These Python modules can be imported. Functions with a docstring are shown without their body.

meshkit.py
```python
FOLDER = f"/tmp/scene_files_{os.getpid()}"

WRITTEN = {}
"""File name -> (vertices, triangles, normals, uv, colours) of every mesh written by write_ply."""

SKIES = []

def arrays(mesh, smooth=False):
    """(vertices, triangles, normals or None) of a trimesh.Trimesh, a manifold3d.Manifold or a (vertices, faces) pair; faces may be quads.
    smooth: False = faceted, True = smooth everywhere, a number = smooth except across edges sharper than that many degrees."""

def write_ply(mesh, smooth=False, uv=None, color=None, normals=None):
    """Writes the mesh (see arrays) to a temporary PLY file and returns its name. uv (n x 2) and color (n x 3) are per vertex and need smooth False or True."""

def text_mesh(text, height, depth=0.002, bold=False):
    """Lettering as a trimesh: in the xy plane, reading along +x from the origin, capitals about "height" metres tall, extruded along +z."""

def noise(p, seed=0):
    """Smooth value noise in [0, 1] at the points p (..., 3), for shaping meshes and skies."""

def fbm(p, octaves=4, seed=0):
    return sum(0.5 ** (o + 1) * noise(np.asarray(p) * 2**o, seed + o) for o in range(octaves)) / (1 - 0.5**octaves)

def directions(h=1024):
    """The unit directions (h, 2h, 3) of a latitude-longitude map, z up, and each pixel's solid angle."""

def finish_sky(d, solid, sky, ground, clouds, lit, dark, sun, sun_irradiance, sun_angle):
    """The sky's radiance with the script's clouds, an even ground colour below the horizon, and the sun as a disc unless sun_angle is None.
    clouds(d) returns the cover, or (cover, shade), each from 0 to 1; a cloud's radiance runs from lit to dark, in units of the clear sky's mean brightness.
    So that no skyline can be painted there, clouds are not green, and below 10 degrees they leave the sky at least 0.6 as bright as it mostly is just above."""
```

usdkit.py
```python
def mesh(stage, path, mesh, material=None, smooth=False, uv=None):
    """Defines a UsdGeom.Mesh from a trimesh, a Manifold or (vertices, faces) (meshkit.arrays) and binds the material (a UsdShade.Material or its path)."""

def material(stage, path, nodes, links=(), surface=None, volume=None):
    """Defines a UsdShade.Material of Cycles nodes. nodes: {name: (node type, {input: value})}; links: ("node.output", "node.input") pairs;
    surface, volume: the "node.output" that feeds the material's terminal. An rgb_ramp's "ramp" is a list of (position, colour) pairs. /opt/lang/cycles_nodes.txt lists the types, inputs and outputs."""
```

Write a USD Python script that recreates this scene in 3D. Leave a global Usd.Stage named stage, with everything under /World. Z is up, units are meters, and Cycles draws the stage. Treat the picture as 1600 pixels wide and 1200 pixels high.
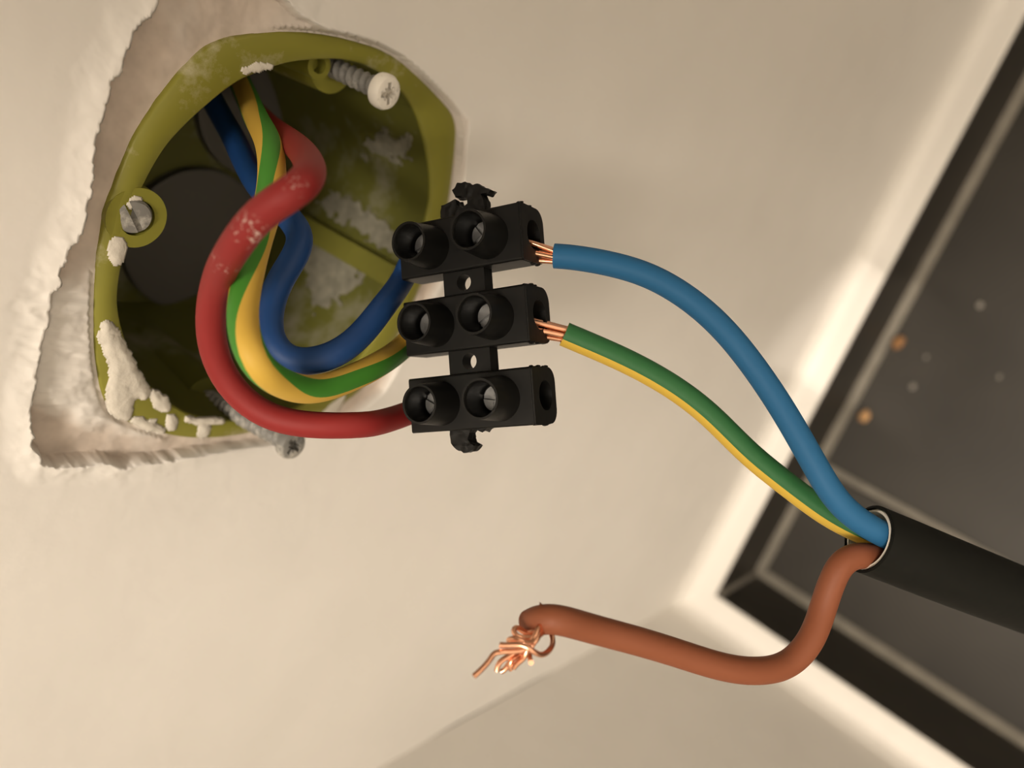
import math, random
import numpy as np, trimesh, shapely
import shapely.geometry as sg
import manifold3d as mf
import meshkit, usdkit
from scipy.interpolate import CubicSpline
from pxr import Usd, UsdGeom, UsdLux, Gf, Sdf, Vt

rng = np.random.default_rng(7)
stage = Usd.Stage.CreateInMemory()
UsdGeom.SetStageUpAxis(stage, UsdGeom.Tokens.z)
UsdGeom.SetStageMetersPerUnit(stage, 1.0)
UsdGeom.Xform.Define(stage, '/World')
UsdGeom.Scope.Define(stage, '/World/Looks')

# ------------------------------------------------------------------ camera
# World: x along the wall that holds the box, y into that wall (room at y < 0), z up, floor at z = 0.
F = 1250.0                                   # focal length in pixels of the 1600 x 1200 frame
W = np.array([[0.37493, -0.89137, -0.25473], [-0.7312, -0.45325, 0.50981], [-0.56989, -0.00489, -0.82171]])
BOX_Z = 0.392                                # height of the box above the floor
EYE = np.array([0.02521165, -0.10120594, 0.08151521 + BOX_Z])
cam = UsdGeom.Camera.Define(stage, '/World/camera')
right, up, back = W @ [1, 0, 0], W @ [0, -1, 0], W @ [0, 0, -1]
M = np.eye(4)
M[0, :3], M[1, :3], M[2, :3], M[3, :3] = right, up, back, EYE
cam.AddTransformOp().Set(Gf.Matrix4d(M.tolist()))
cam.CreateHorizontalApertureAttr(36.0)
cam.CreateVerticalApertureAttr(27.0)
cam.CreateFocalLengthAttr(36.0 * F / 1600)
cam.CreateClippingRangeAttr(Gf.Vec2f(0.005, 50))
cam.CreateFStopAttr(16.0)
cam.CreateFocusDistanceAttr(0.105)
cam.CreateExposureAttr(0.0)

# ------------------------------------------------------------------ light
def disk_light(name, loc, target, radius, power, color):
    l = UsdLux.DiskLight.Define(stage, '/World/' + name)
    d = np.array(target, float) - loc
    d /= np.linalg.norm(d)
    z = -d
    x = np.cross([0.1, 1, 0.2], z); x /= np.linalg.norm(x)
    y = np.cross(z, x)
    m = np.eye(4); m[0, :3], m[1, :3], m[2, :3], m[3, :3] = x, y, z, loc
    l.AddTransformOp().Set(Gf.Matrix4d(m.tolist()))
    l.CreateRadiusAttr(radius); l.CreateIntensityAttr(power); l.CreateColorAttr(Gf.Vec3f(*color))
    l.CreateNormalizeAttr(True)
    return l
WARM = (1.0, 0.88, 0.745)
disk_light('unseen_ceiling_light', (-0.05, -0.70, 2.0), (-0.05, -0.70, 0.0), 0.30, 14.0, WARM)  # unseen lamp overhead, placed to light the wall and skirting top

sp = UsdLux.SphereLight.Define(stage, '/World/unseen_spot_light')      # unseen narrow spot, placed to make the small bright pool at the wall foot
d_ = np.array([-0.002, 0.0, 0.022]) - np.array([-0.50, -1.25, 2.05]); d_ /= np.linalg.norm(d_)
x_ = np.cross([1, 0, 0], -d_); x_ /= np.linalg.norm(x_)
m_ = np.eye(4); m_[0, :3], m_[1, :3], m_[2, :3], m_[3, :3] = np.cross(x_, -d_), x_, -d_, (-0.50, -1.25, 2.05)
sp.AddTransformOp().Set(Gf.Matrix4d(m_.tolist()))
sp.CreateRadiusAttr(0.012); sp.CreateIntensityAttr(31.0); sp.CreateColorAttr(Gf.Vec3f(1.0, 0.88, 0.76)); sp.CreateNormalizeAttr(True)
sh_ = UsdLux.ShapingAPI.Apply(sp.GetPrim()); sh_.CreateShapingConeAngleAttr(1.42); sh_.CreateShapingConeSoftnessAttr(0.25)

# ------------------------------------------------------------------ geometry of the view (used only to measure places in the room)
def ray(px, py):
    return W @ np.array([(px - 800) / F, (py - 600) / F, 1.0])
def at(px, py, zmm):
    """The point at depth zmm (millimetres from the lens, along its axis)."""
    return EYE + ray(px, py) * (zmm / 1000.0)
def on_plane(px, py, axis, val):
    d = ray(px, py)
    return EYE + d * ((val - EYE[axis]) / d[axis])
def on_wall(px, py, y=0.0):
    """(x, z - BOX_Z) on the wall."""
    p = on_plane(px, py, 1, y)
    return p[0], p[2] - BOX_Z

# ------------------------------------------------------------------ scene helpers
def path_for(name, parent=None):
    base = (parent.GetPath().pathString if parent is not None else '/World')
    p, k = f'{base}/{name}', 0
    while stage.GetPrimAtPath(p):
        k += 1
        p = f'{base}/{name}_{k:03d}'
    return p
def tag(prim, label=None, cat=None, group=None, kind=None):
    for k, v in (('label', label), ('category', cat), ('group', group), ('kind', kind)):
        if v: prim.SetCustomDataByKey(k, v)
    return prim
def thing(name, label=None, cat=None, group=None, kind=None):
    return tag(UsdGeom.Xform.Define(stage, path_for(name)).GetPrim(), label, cat, group, kind)
def obj(name, mesh, mat, parent=None, smooth=35, label=None, cat=None, group=None, kind=None, uv=None, normals=None, floats=None):
    m = usdkit.mesh(stage, path_for(name, parent), mesh, mat, smooth=smooth, uv=uv)
    if normals is not None:
        m.CreateNormalsAttr(Vt.Vec3fArray.FromNumpy(np.asarray(normals, np.float32))); m.SetNormalsInterpolation('vertex')
    for k, v in (floats or {}).items():
        UsdGeom.PrimvarsAPI(m).CreatePrimvar(k, Sdf.ValueTypeNames.FloatArray, 'vertex').Set(Vt.FloatArray.FromNumpy(np.asarray(v, np.float32)))
    return tag(m.GetPrim(), label, cat, group, kind)

def lin(r, g, b):
    c = np.array([r, g, b]) / 255.0
    return tuple(np.where(c <= 0.04045, c / 12.92, ((c + 0.055) / 1.055) ** 2.4))

def simple(name, col, rough=0.5, metal=0.0, spec=0.5, bump=0.0, bscale=300.0, vary=0.0, vscale=60.0, coat=0.0, sss=0.0):
    n = {'p': ('principled_bsdf', {'base_color': col, 'roughness': rough, 'metallic': metal, 'specular_ior_level': spec, 'coat_weight': coat})}
    L = []
    if bump or vary:
        n['g'] = ('texture_coordinate', {})
    if vary:
        n['vn'] = ('noise_texture', {'scale': vscale, 'detail': 4.0})
        n['vr'] = ('rgb_ramp', {'ramp': [(0.3, tuple(c * (1 - vary) for c in col)), (0.7, tuple(min(1, c * (1 + vary)) for c in col))]})
        L += [('g.object', 'vn.vector'), ('vn.fac', 'vr.fac'), ('vr.color', 'p.base_color')]
    if bump:
        n['bn'] = ('noise_texture', {'scale': bscale, 'detail': 4.0})
        n['b'] = ('bump', {'strength': 1.0, 'distance': bump})
        L += [('g.object', 'bn.vector'), ('bn.fac', 'b.height'), ('b.normal', 'p.normal')]
    return usdkit.material(stage, '/World/Looks/' + name, n, L, surface='p.BSDF')

def dusty(name, col, dust, amount, scale, rough=0.5, bump=0.00008):
    """Plastic with patches of plaster dust of their own shape."""
    lo = 1 - amount
    n = {'g': ('texture_coordinate', {}), 'a': ('noise_texture', {'scale': scale, 'detail': 8.0, 'roughness': 0.65}),
         'r': ('rgb_ramp', {'ramp': [(max(0, lo - 0.06), (0, 0, 0)), (min(1, lo + 0.1), (1, 1, 1))]}),
         'm': ('mix', {'color1': col, 'color2': dust}), 'b': ('bump', {'strength': 0.6, 'distance': bump}),
         'p': ('principled_bsdf', {'roughness': rough, 'specular_ior_level': 0.35})}
    L = [('g.object', 'a.vector'), ('a.fac', 'r.fac'), ('r.color', 'm.fac'), ('m.color', 'p.base_color'), ('a.fac', 'b.height'), ('b.normal', 'p.normal')]
    return usdkit.material(stage, '/World/Looks/' + name, n, L, surface='p.BSDF')

# ------------------------------------------------------------------ materials
def wall_material():
    paint, bare = (0.80, 0.772, 0.725), (0.58, 0.50, 0.43)
    n = {'g': ('texture_coordinate', {}),
         'n1': ('noise_texture', {'scale': 45.0, 'detail': 5.0}), 'n2': ('noise_texture', {'scale': 260.0, 'detail': 4.0}),
         'at': ('attribute', {'attribute': 'bare'}),
         'pr': ('rgb_ramp', {'ramp': [(0.3, tuple(c * 0.965 for c in paint)), (0.7, paint)]}),
         'br': ('rgb_ramp', {'ramp': [(0.3, tuple(c * 0.86 for c in bare)), (0.7, tuple(c * 1.1 for c in bare))]}),
         'm': ('mix', {}), 's': ('math', {'math_type': 'multiply_add', 'value2': 0.35}), 'b': ('bump', {'strength': 0.5, 'distance': 0.00035}),
         'p': ('principled_bsdf', {'roughness': 0.62, 'specular_ior_level': 0.25})}
    L = [('g.object', 'n1.vector'), ('g.object', 'n2.vector'), ('n1.fac', 'pr.fac'), ('n2.fac', 'br.fac'), ('at.fac', 'm.fac'),
         ('pr.color', 'm.color1'), ('br.color', 'm.color2'), ('m.color', 'p.base_color'),
         ('n2.fac', 's.value1'), ('n1.fac', 's.value3'), ('s.value', 'b.height'), ('b.normal', 'p.normal')]
    return usdkit.material(stage, '/World/Looks/wall_paint', n, L, surface='p.BSDF')
WALL = wall_material()
PLAIN = simple('plain_paint', (0.80, 0.772, 0.725), 0.7, spec=0.2, bump=0.0003, bscale=60, vary=0.02, vscale=40)
CAULK = simple('white_caulk', (0.74, 0.715, 0.67), 0.5, bump=0.0004, bscale=120)
TILE = simple('charcoal_tile', (0.030, 0.0265, 0.021), 0.5, spec=0.3, bump=0.00006, bscale=220, vary=0.15, vscale=25)
GROUT = simple('grey_grout', (0.185, 0.17, 0.142), 0.9, spec=0.2, bump=0.0004, bscale=400, vary=0.12, vscale=90)
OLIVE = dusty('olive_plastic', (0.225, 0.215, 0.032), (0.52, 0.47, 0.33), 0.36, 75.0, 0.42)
OLIVE_SHADED = dusty('olive_plastic_shaded', (0.102, 0.102, 0.018), (0.21, 0.20, 0.14), 0.40, 60.0, 0.5)  # same plastic as the rim, darkened for the shade inside the box
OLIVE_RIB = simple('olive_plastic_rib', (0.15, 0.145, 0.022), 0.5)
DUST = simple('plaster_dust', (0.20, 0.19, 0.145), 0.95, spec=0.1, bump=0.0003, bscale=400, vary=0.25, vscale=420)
GREY_KO = simple('grey_plastic', (0.085, 0.080, 0.072), 0.5)
PLASTER = simple('dried_plaster', (0.64, 0.60, 0.52), 0.85, spec=0.2, bump=0.0003, bscale=500, vary=0.10, vscale=300)
ZINC = dusty('zinc_screw', (0.19, 0.185, 0.17), (0.45, 0.43, 0.38), 0.42, 420.0, 0.45)  # zinc tone kept dark, partly standing in for shade on the shafts
ZINC_PAINT = dusty('painted_screw', (0.38, 0.36, 0.33), (0.80, 0.76, 0.68), 0.66, 600.0, 0.45)
STEEL = simple('clamp_steel', (0.30, 0.30, 0.295), 0.38, metal=1.0, bump=0.00004, bscale=900)
RECESS = simple('dark_recess', (0.05, 0.045, 0.04), 0.6)
BLACK = simple('black_polyamide', (0.0045, 0.0044, 0.0038), 0.48, spec=0.25, bump=0.00003, bscale=700)
RUBBER = simple('black_rubber', (0.0065, 0.0068, 0.0052), 0.7, spec=0.16, bump=0.00005, bscale=500)
FILLER = simple('white_filler', (0.78, 0.74, 0.66), 0.8, spec=0.2)
SCUFF = [at(392, 366, 80.5), at(462, 286, 78), at(348, 415, 86)]
def scuffed(name, col, dust):
    """Red insulation with a few white scuffs and plaster specks where it has rubbed."""
    n = {'g': ('texture_coordinate', {}), 'a': ('noise_texture', {'scale': 1700.0, 'detail': 3.0, 'roughness': 0.6}),
         'r': ('rgb_ramp', {'ramp': [(0.56, (0, 0, 0)), (0.64, (1, 1, 1))]}), 'm': ('mix', {'color1': col, 'color2': dust}),
         'p': ('principled_bsdf', {'roughness': 0.6, 'specular_ior_level': 0.35})}
    L = [('g.object', 'a.vector'), ('a.fac', 'r.fac'), ('m.color', 'p.base_color')]
    prev = None
    for k, (c, rad) in enumerate(zip(SCUFF, (0.0026, 0.0016, 0.0022))):
        n[f'd{k}'] = ('vector_math', {'math_type': 'distance', 'vector2': tuple(c)})
        n[f'q{k}'] = ('math', {'math_type': 'divide', 'value2': rad})
        n[f'f{k}'] = ('rgb_ramp', {'ramp': [(0.25, (1, 1, 1) if k == 0 else (0.75, 0.75, 0.75)), (1.0, (0, 0, 0))]})
        L += [('g.object', f'd{k}.vector1'), (f'd{k}.value', f'q{k}.value1'), (f'q{k}.value', f'f{k}.fac')]
        if prev:
            n[f's{k}'] = ('math', {'math_type': 'maximum'}); L += [(prev, f's{k}.value1'), (f'f{k}.color', f's{k}.value2')]; prev = f's{k}.value'
        else: prev = f'f{k}.color'
    n['t'] = ('math', {'math_type': 'multiply'})
    L += [(prev, 't.value1'), ('r.color', 't.value2'), ('t.value', 'm.fac')]
    return usdkit.material(stage, '/World/Looks/' + name, n, L, surface='p.BSDF')
RED = scuffed('red_insulation', (0.24, 0.0165, 0.0155), (0.62, 0.50, 0.44))
BLUE_D = simple('dark_blue_insulation', (0.008, 0.046, 0.165), 0.55, spec=0.35, bump=0.00002, bscale=900)
BLUE_L = simple('light_blue_insulation', (0.016, 0.112, 0.250), 0.62, spec=0.3, bump=0.00002, bscale=1200)
BROWN = simple('brown_insulation', (0.215, 0.066, 0.028), 0.6, spec=0.35, bump=0.00002, bscale=1200)
COPPER = simple('copper', (0.88, 0.47, 0.30), 0.24, metal=1.0, bump=0.00002, bscale=900, vary=0.08, vscale=400)

def striped(name, green, yellow, share):
    """Two green stripes round a yellow core; st.x is the angle round the core in half turns."""
    n = {'a': ('attribute', {'attribute': 'st'}), 's': ('separate_xyz', {}), 'f': ('math', {'math_type': 'fraction'}),
         'c': ('math', {'math_type': 'less_than', 'value2': share}), 'm': ('mix', {'color1': yellow, 'color2': green}),
         'p': ('principled_bsdf', {'roughness': 0.58, 'specular_ior_level': 0.35})}
    L = [('a.vector', 's.vector'), ('s.x', 'f.value1'), ('f.value', 'c.value1'), ('c.value', 'm.fac'), ('m.color', 'p.base_color')]
    return usdkit.material(stage, '/World/Looks/' + name, n, L, surface='p.BSDF')
YG_L = striped('yellow_green_insulation', (0.052, 0.225, 0.024), (0.60, 0.385, 0.060), 0.44)
YG_R = striped('yellow_dark_green_insulation', (0.022, 0.120, 0.035), (0.58, 0.385, 0.050), 0.64)

# ------------------------------------------------------------------ mesh helpers
def tm(man, scale=1.0):
    m = man.to_mesh()
    return trimesh.Trimesh(np.array(m.vert_properties[:, :3]) * scale, np.array(m.tri_verts), process=False)
def box(x0, x1, y0, y1, z0, z1, ch=0.0):
    if ch <= 0:
        b = trimesh.creation.box([x1 - x0, y1 - y0, z1 - z0]); b.apply_translation([(x0 + x1) / 2, (y0 + y1) / 2, (z0 + z1) / 2]); return b
    pts = []
    for i in (0, 1):
        for j in (0, 1):
            for k in (0, 1):
                c = np.array([(x0, x1)[i], (y0, y1)[j], (z0, z1)[k]]); s = np.array([1 - 2 * i, 1 - 2 * j, 1 - 2 * k]) * ch
                for e in ((0, 1, 1), (1, 0, 1), (1, 1, 0)):
                    pts.append(c + s * np.array(e))
    return trimesh.convex.convex_hull(np.array(pts))
def prism(poly, a, b, axis):
    """A polygon in the plane across axis ('x': (y, z)), swept from a to b."""
    m = trimesh.creation.extrude_polygon(sg.Polygon(poly), b - a, engine='earcut')
    v = m.vertices.copy()
    if axis == 'x': v = np.c_[v[:, 2] + a, v[:, 0], v[:, 1]]
    else: v = np.c_[v[:, 0], v[:, 2] + a, v[:, 1]]
    m = trimesh.Trimesh(v, m.faces, process=False); m.fix_normals(); return m

def spline(pts, n):
    pts = np.array(pts, float)
    t = np.r_[0, np.cumsum(np.linalg.norm(np.diff(pts[:, :3], axis=0), axis=1) ** 0.6)]
    t /= t[-1]
    cs = CubicSpline(t, pts)
    fine = cs(np.linspace(0, 1, 800))
    s = np.r_[0, np.cumsum(np.linalg.norm(np.diff(fine[:, :3], axis=0), axis=1))]
    return np.array([np.interp(np.linspace(0, s[-1], n), s, fine[:, k]) for k in range(fine.shape[1])]).T

def tube(path, radius, sides=28, stripe=None, squash=None):
    """A swept tube with rounded-off end caps: (vertices, faces, normals, st). stripe: the angle (half turns) of the first stripe at each point, seen from in front."""
    P = np.asarray(path, float); n = len(P)
    T = np.gradient(P, axis=0); T /= np.linalg.norm(T, axis=1, keepdims=True)
    if stripe is not None:
        E1 = EYE - P
        E1 -= (E1 * T).sum(1)[:, None] * T
    else:
        E1 = np.zeros_like(P); e = np.cross(T[0], [0.3, 0.5, 0.8]); E1[0] = e
        for i in range(1, n):
            e = E1[i - 1] - (E1[i - 1] @ T[i]) * T[i]; E1[i] = e / np.linalg.norm(e)
    E1 /= np.linalg.norm(E1, axis=1, keepdims=True)
    E2 = np.cross(T, E1)
    r = np.broadcast_to(radius, n)
    ang = np.linspace(0, 2 * np.pi, sides + 1)
    N = np.cos(ang)[None, :, None] * E1[:, None] + np.sin(ang)[None, :, None] * E2[:, None]
    V = P[:, None] + N * r[:, None, None]
    st = np.zeros((n, sides + 1, 2)); st[..., 0] = ang[None] / np.pi + 10 - (0 if stripe is None else np.asarray(stripe)[:, None]); st[..., 1] = np.arange(n)[:, None]
    k = sides + 1
    i, j = np.meshgrid(np.arange(n - 1), np.arange(sides), indexing='ij')
    a = (i * k + j).ravel()
    Fq = np.vstack([np.c_[a, a + 1, a + k + 1], np.c_[a, a + k + 1, a + k]])
    V, N, st = V.reshape(-1, 3), N.reshape(-1, 3), st.reshape(-1, 2)
    for end, sgn in ((0, -1), (n - 1, 1)):
        base = len(V); ring = slice(end * k, end * k + k)
        V = np.vstack([V, V[ring], P[end]]); N = np.vstack([N, np.tile(sgn * T[end], (k + 1, 1))]); st = np.vstack([st, st[ring], st[end * k]])
        for q in range(sides):
            Fq = np.vstack([Fq, [[base + q + (1 if sgn < 0 else 0), base + q + (0 if sgn < 0 else 1), base + k]]])
    return V, Fq, N, st

def wire(name, ctrl, od, mat, n=140, parent=None, stripes=None, sides=32, sag=None, **kw):
    pts = [at(*c[:3]) if len(c) == 3 else np.array(c[1]) for c in ctrl]
    rows = np.c_[np.array(pts), np.zeros(len(pts)) if stripes is None else np.array(stripes, float)]
    p = spline(rows, n)
    V, Fq, N, st = tube(p[:, :3], od / 2, sides, p[:, 3] if stripes is not None else None)
    if sag: V = sag(V)
    return obj(name, (V, Fq), mat, parent, smooth=False, normals=N, uv=st, **kw)

# ------------------------------------------------------------------ the room
X0, XB, X1, Y1, YL, ZC = -1.30, -0.1565, 1.05, -1.75, -0.36, 2.10          # wall planes: left, right, front, ceiling
SK_T, SK_H = 0.0155, 0.0655                           # tile skirting: thickness, height

def signed(poly, pts):
    """Distance to the polygon's edge, positive inside."""
    P = np.asarray(poly, float); Q = np.roll(P, -1, 0)
    d = np.full(len(pts), 1e9); inside = np.zeros(len(pts), bool)
    for a, b in zip(P, Q):
        e = b - a; w = pts - a
        t = np.clip((w @ e) / (e @ e), 0, 1)
        d = np.minimum(d, np.hypot(*(w - t[:, None] * e).T))
        c = (a[1] > pts[:, 1]) != (b[1] > pts[:, 1])
        with np.errstate(divide='ignore', invalid='ignore'):
            inside ^= c & (pts[:, 0] < (b[0] - a[0]) * (pts[:, 1] - a[1]) / (b[1] - a[1]) + a[0])
    return np.where(inside, d, -d)

PIT = [(236, 18), (212, 48), (206, 75), (190, 105), (172, 132), (166, 170), (156, 205), (152, 240), (142, 290), (118, 362), (96, 420), (84, 455), (72, 520), (62, 590),
       (50, 640), (52, 690), (66, 722), (150, 721), (235, 719), (300, 706), (400, 697), (470, 688), (540, 662), (600, 612), (650, 520), (700, 420), (722, 320), (733, 190),
       (700, 150), (640, 95), (590, 66), (540, 50), (490, 40), (455, 12), (430, -20), (380, -60), (300, -70), (255, -30)]
OUTER = [(450, 50), (500, 53), (545, 62), (600, 79), (628, 96), (660, 125), (690, 155), (717, 187), (713, 240), (706, 290), (699, 340), (680, 400), (657, 452), (622, 530),
         (579, 600), (530, 640), (470, 662), (400, 676), (340, 686), (292, 686), (250, 679), (207, 665), (172, 645), (157, 610), (148, 550), (147, 475), (152, 400), (160, 370),
         (170, 315), (181, 293), (196, 250), (220, 198), (250, 158), (282, 115), (320, 75), (350, 62), (390, 54)]
INNER = [(452, 98), (492, 94), (530, 92), (575, 102), (610, 124), (634, 148), (653, 178), (667, 225), (677, 292), (668, 345), (652, 400), (618, 480), (575, 550), (530, 600), (480, 634),
         (430, 652), (375, 660), (332, 656), (300, 650), (275, 637), (250, 618), (225, 593), (196, 532), (185, 485), (185, 450), (194, 400), (203, 345), (222, 296), (250, 245), (275, 212), (320, 170), (366, 132), (402, 115)]
RIM_Y = 0.0012
def loop2(pts, y, k=3):
    P = np.array([on_wall(*p, y) for p in pts])
    for _ in range(k):
        Q = np.roll(P, -1, 0); P = np.stack([0.75 * P + 0.25 * Q, 0.25 * P + 0.75 * Q], 1).reshape(-1, 2)
    return P
outer, inner = loop2(OUTER, RIM_Y), loop2(INNER, RIM_Y)
CEN = inner.mean(0)

def axis_grid(lo, hi, f0, f1, fine):
    mid = np.arange(f0, f1 + fine / 2, fine)
    out = []
    for start, end, sgn in ((f0, lo, -1), (f1, hi, 1)):
        p, step, r = start, fine, []
        while (p + sgn * step - end) * sgn < 0:
            step = min(step * 1.18, 0.08); p += sgn * step; r.append(p)
        if r and abs(r[-1] - end) < 0.3 * step: r.pop()
        out.append(r + [end])
    return np.r_[out[0][::-1], mid, out[1]]
def back_wall():
    xs = axis_grid(XB, X1, -0.052, 0.050, 0.00031)
    zs = axis_grid(-BOX_Z, ZC - BOX_Z, -0.058, 0.045, 0.00031)
    X, Z = np.meshgrid(xs, zs, indexing='ij')
    p2 = np.c_[X.ravel(), Z.ravel()]
    p3 = np.c_[p2 * 1000, np.zeros(len(p2))]
    ca, sa = math.cos(0.6), math.sin(0.6); TILT = np.array([[ca, -sa, 0.3], [sa, ca, 0.2], [0, 0, 1]])
    near = np.exp(-(np.maximum(0, np.hypot(p2[:, 0] - CEN[0], p2[:, 1] - CEN[1]) - 0.05) / 0.02) ** 2)
    pit = np.array([on_wall(*q) for q in PIT])
    j = (meshkit.fbm(p3 @ TILT / 4.5, 3, 1) - 0.5) * 0.0020 * (0.35 + 0.65 * np.clip((p2[:, 1] + 0.005) / 0.01, 0, 1))
    d = signed(pit, p2) + j + (meshkit.fbm(p3 @ TILT / 1.5, 3, 77) - 0.5) * 0.0013 * np.clip((p2[:, 1] - 0.002) / 0.01, 0, 1)
    fb = meshkit.fbm(p3 @ TILT / 5.0, 4, 5) - 0.5
    fn = meshkit.fbm(p3 @ TILT / 1.4, 2, 9) - 0.5
    m = np.clip(d / 0.00048 + 0.5, 0, 1); m = m * m * (3 - 2 * m)
    # how far along the left side of the pit a point lies: filled with rough plaster in the lower left
    fill_poly = np.array([on_wall(*q) for q in [(60, 430), (96, 452), (150, 440), (152, 520), (165, 640), (215, 676), (260, 690), (230, 690), (150, 670), (95, 650), (62, 630), (30, 600), (40, 480)]])
    df = signed(fill_poly, p2) + (meshkit.fbm(p3 / 4.0, 4, 21) - 0.5) * 0.004
    fill = np.clip(df / 0.0045 + 0.5, 0, 1); fill = fill * fill * (3 - 2 * fill)
    right_side = np.clip((p2[:, 0] - CEN[0] - 0.004) / 0.010, 0, 1) * np.clip((CEN[1] + 0.016 - p2[:, 1]) / 0.01, 0, 1)
    depth = m * (0.0019 + 0.0007 * fb) * (1 - 0.62 * fill) * (1 - 0.85 * right_side)
    rough = near * (fn * 0.00012 + fb * 0.0005) * (0.25 + 0.75 * np.clip(m + fill * 0.8, 0, 1)) + fill * (np.abs(fb) * 0.0010 + np.abs(meshkit.fbm(p3 @ np.diag([1.0, 0.33, 1]) / 1.7, 3, 55) - 0.5) * 0.0016 + fn * 0.00012)
    # the proud lip of filler outside the pit's left edge
    ends = np.clip((p2[:, 1] + 0.010) / 0.012, 0, 1) * near
    lip = np.clip(1 + d / 0.0042, 0, 1) ** 1.5 * (1 - m) * 0.00095 * ends * (0.7 + 0.6 * (fb + 0.5))
    sag = (meshkit.fbm(p3 / 45.0, 2, 31) - 0.5) * 0.0012
    y = depth - lip + rough * 0.9 + sag * (0.3 + 0.7 * (1 - near))
    dr = signed(outer, p2)
    y = np.where(dr > -0.0006, np.maximum(y, RIM_Y + 0.0005), y)          # stays behind the box's rim
    bottom = np.array([on_wall(*q) for q in [(55, 650), (110, 668), (150, 685), (215, 690), (330, 690), (420, 690), (420, 705), (235, 722), (66, 726)]])
    strip = np.clip((signed(bottom, p2) + j * 0.6) / 0.0008 + 0.5, 0, 1)
    bare = m * np.clip(1 - 0.88 * fill * (1 - strip), 0, 1) * np.clip(1.0 + 1.2 * fb, 0.35, 1)
    right_side = np.clip((p2[:, 0] - CEN[0] - 0.004) / 0.010, 0, 1) * np.clip((CEN[1] + 0.016 - p2[:, 1]) / 0.01, 0, 1)
    bare = bare * (1 - 0.5 * right_side)
    V = np.c_[p2[:, 0], y, p2[:, 1] + BOX_Z]
    nx, nz = len(xs), len(zs)
    i, k = np.meshgrid(np.arange(nx - 1), np.arange(nz - 1), indexing='ij')
    a = (i * nz + k).ravel()
    q = np.c_[a, a + nz, a + nz + 1, a + 1]
    cut = signed(inner, p2) > -0.0018
    q = q[~cut[q].any(1)]
    used = np.unique(q); re = np.full(len(V), -1); re[used] = np.arange(len(used))
    return V[used], re[q], bare[used]
V, Q, bare = back_wall()
obj('wall_back', (V, Q), WALL, smooth=True, floats={'bare': bare}, kind='structure', label='cream painted wall with a rough chased-out recess round the round box')
obj('wall_left', box(XB - 0.10, XB, YL, 0.0, 0, ZC), PLAIN, kind='structure', label='cream painted side wall meeting the box wall in a corner', smooth=False)
obj('wall_left', box(X0 - 0.08, X0, Y1, YL, 0, ZC), PLAIN, kind='structure', smooth=False)
obj('wall_back', box(X0, XB - 0.10, YL, YL + 0.08, 0, ZC), PLAIN, kind='structure', smooth=False)
obj('wall_right', box(X1, X1 + 0.08, Y1, 0.0, 0, ZC), PLAIN, kind='structure', smooth=False)
obj('wall_front', box(X0, X1, Y1 - 0.08, Y1, 0, ZC), PLAIN, kind='structure', smooth=False)
obj('ceiling', box(X0, X1, Y1, 0.0, ZC, ZC + 0.05), PLAIN, kind='structure', smooth=False)

SHADE_LEDGE_X, SHADE_LEDGE_D, SHADE_LEDGE_Z0, SHADE_LEDGE_Z1 = 0.0, 0.23, 0.60, 0.80  # added light blocker out of view, shades wall and floor beside the box
obj('added_shade_trim_2', box(SHADE_LEDGE_X, X1, -SHADE_LEDGE_D, 0.0, SHADE_LEDGE_Z0, SHADE_LEDGE_Z1, 0.004), PLAIN, kind='structure', label='added ledge out of view above, put there to shade the wall', smooth=False)
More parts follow.
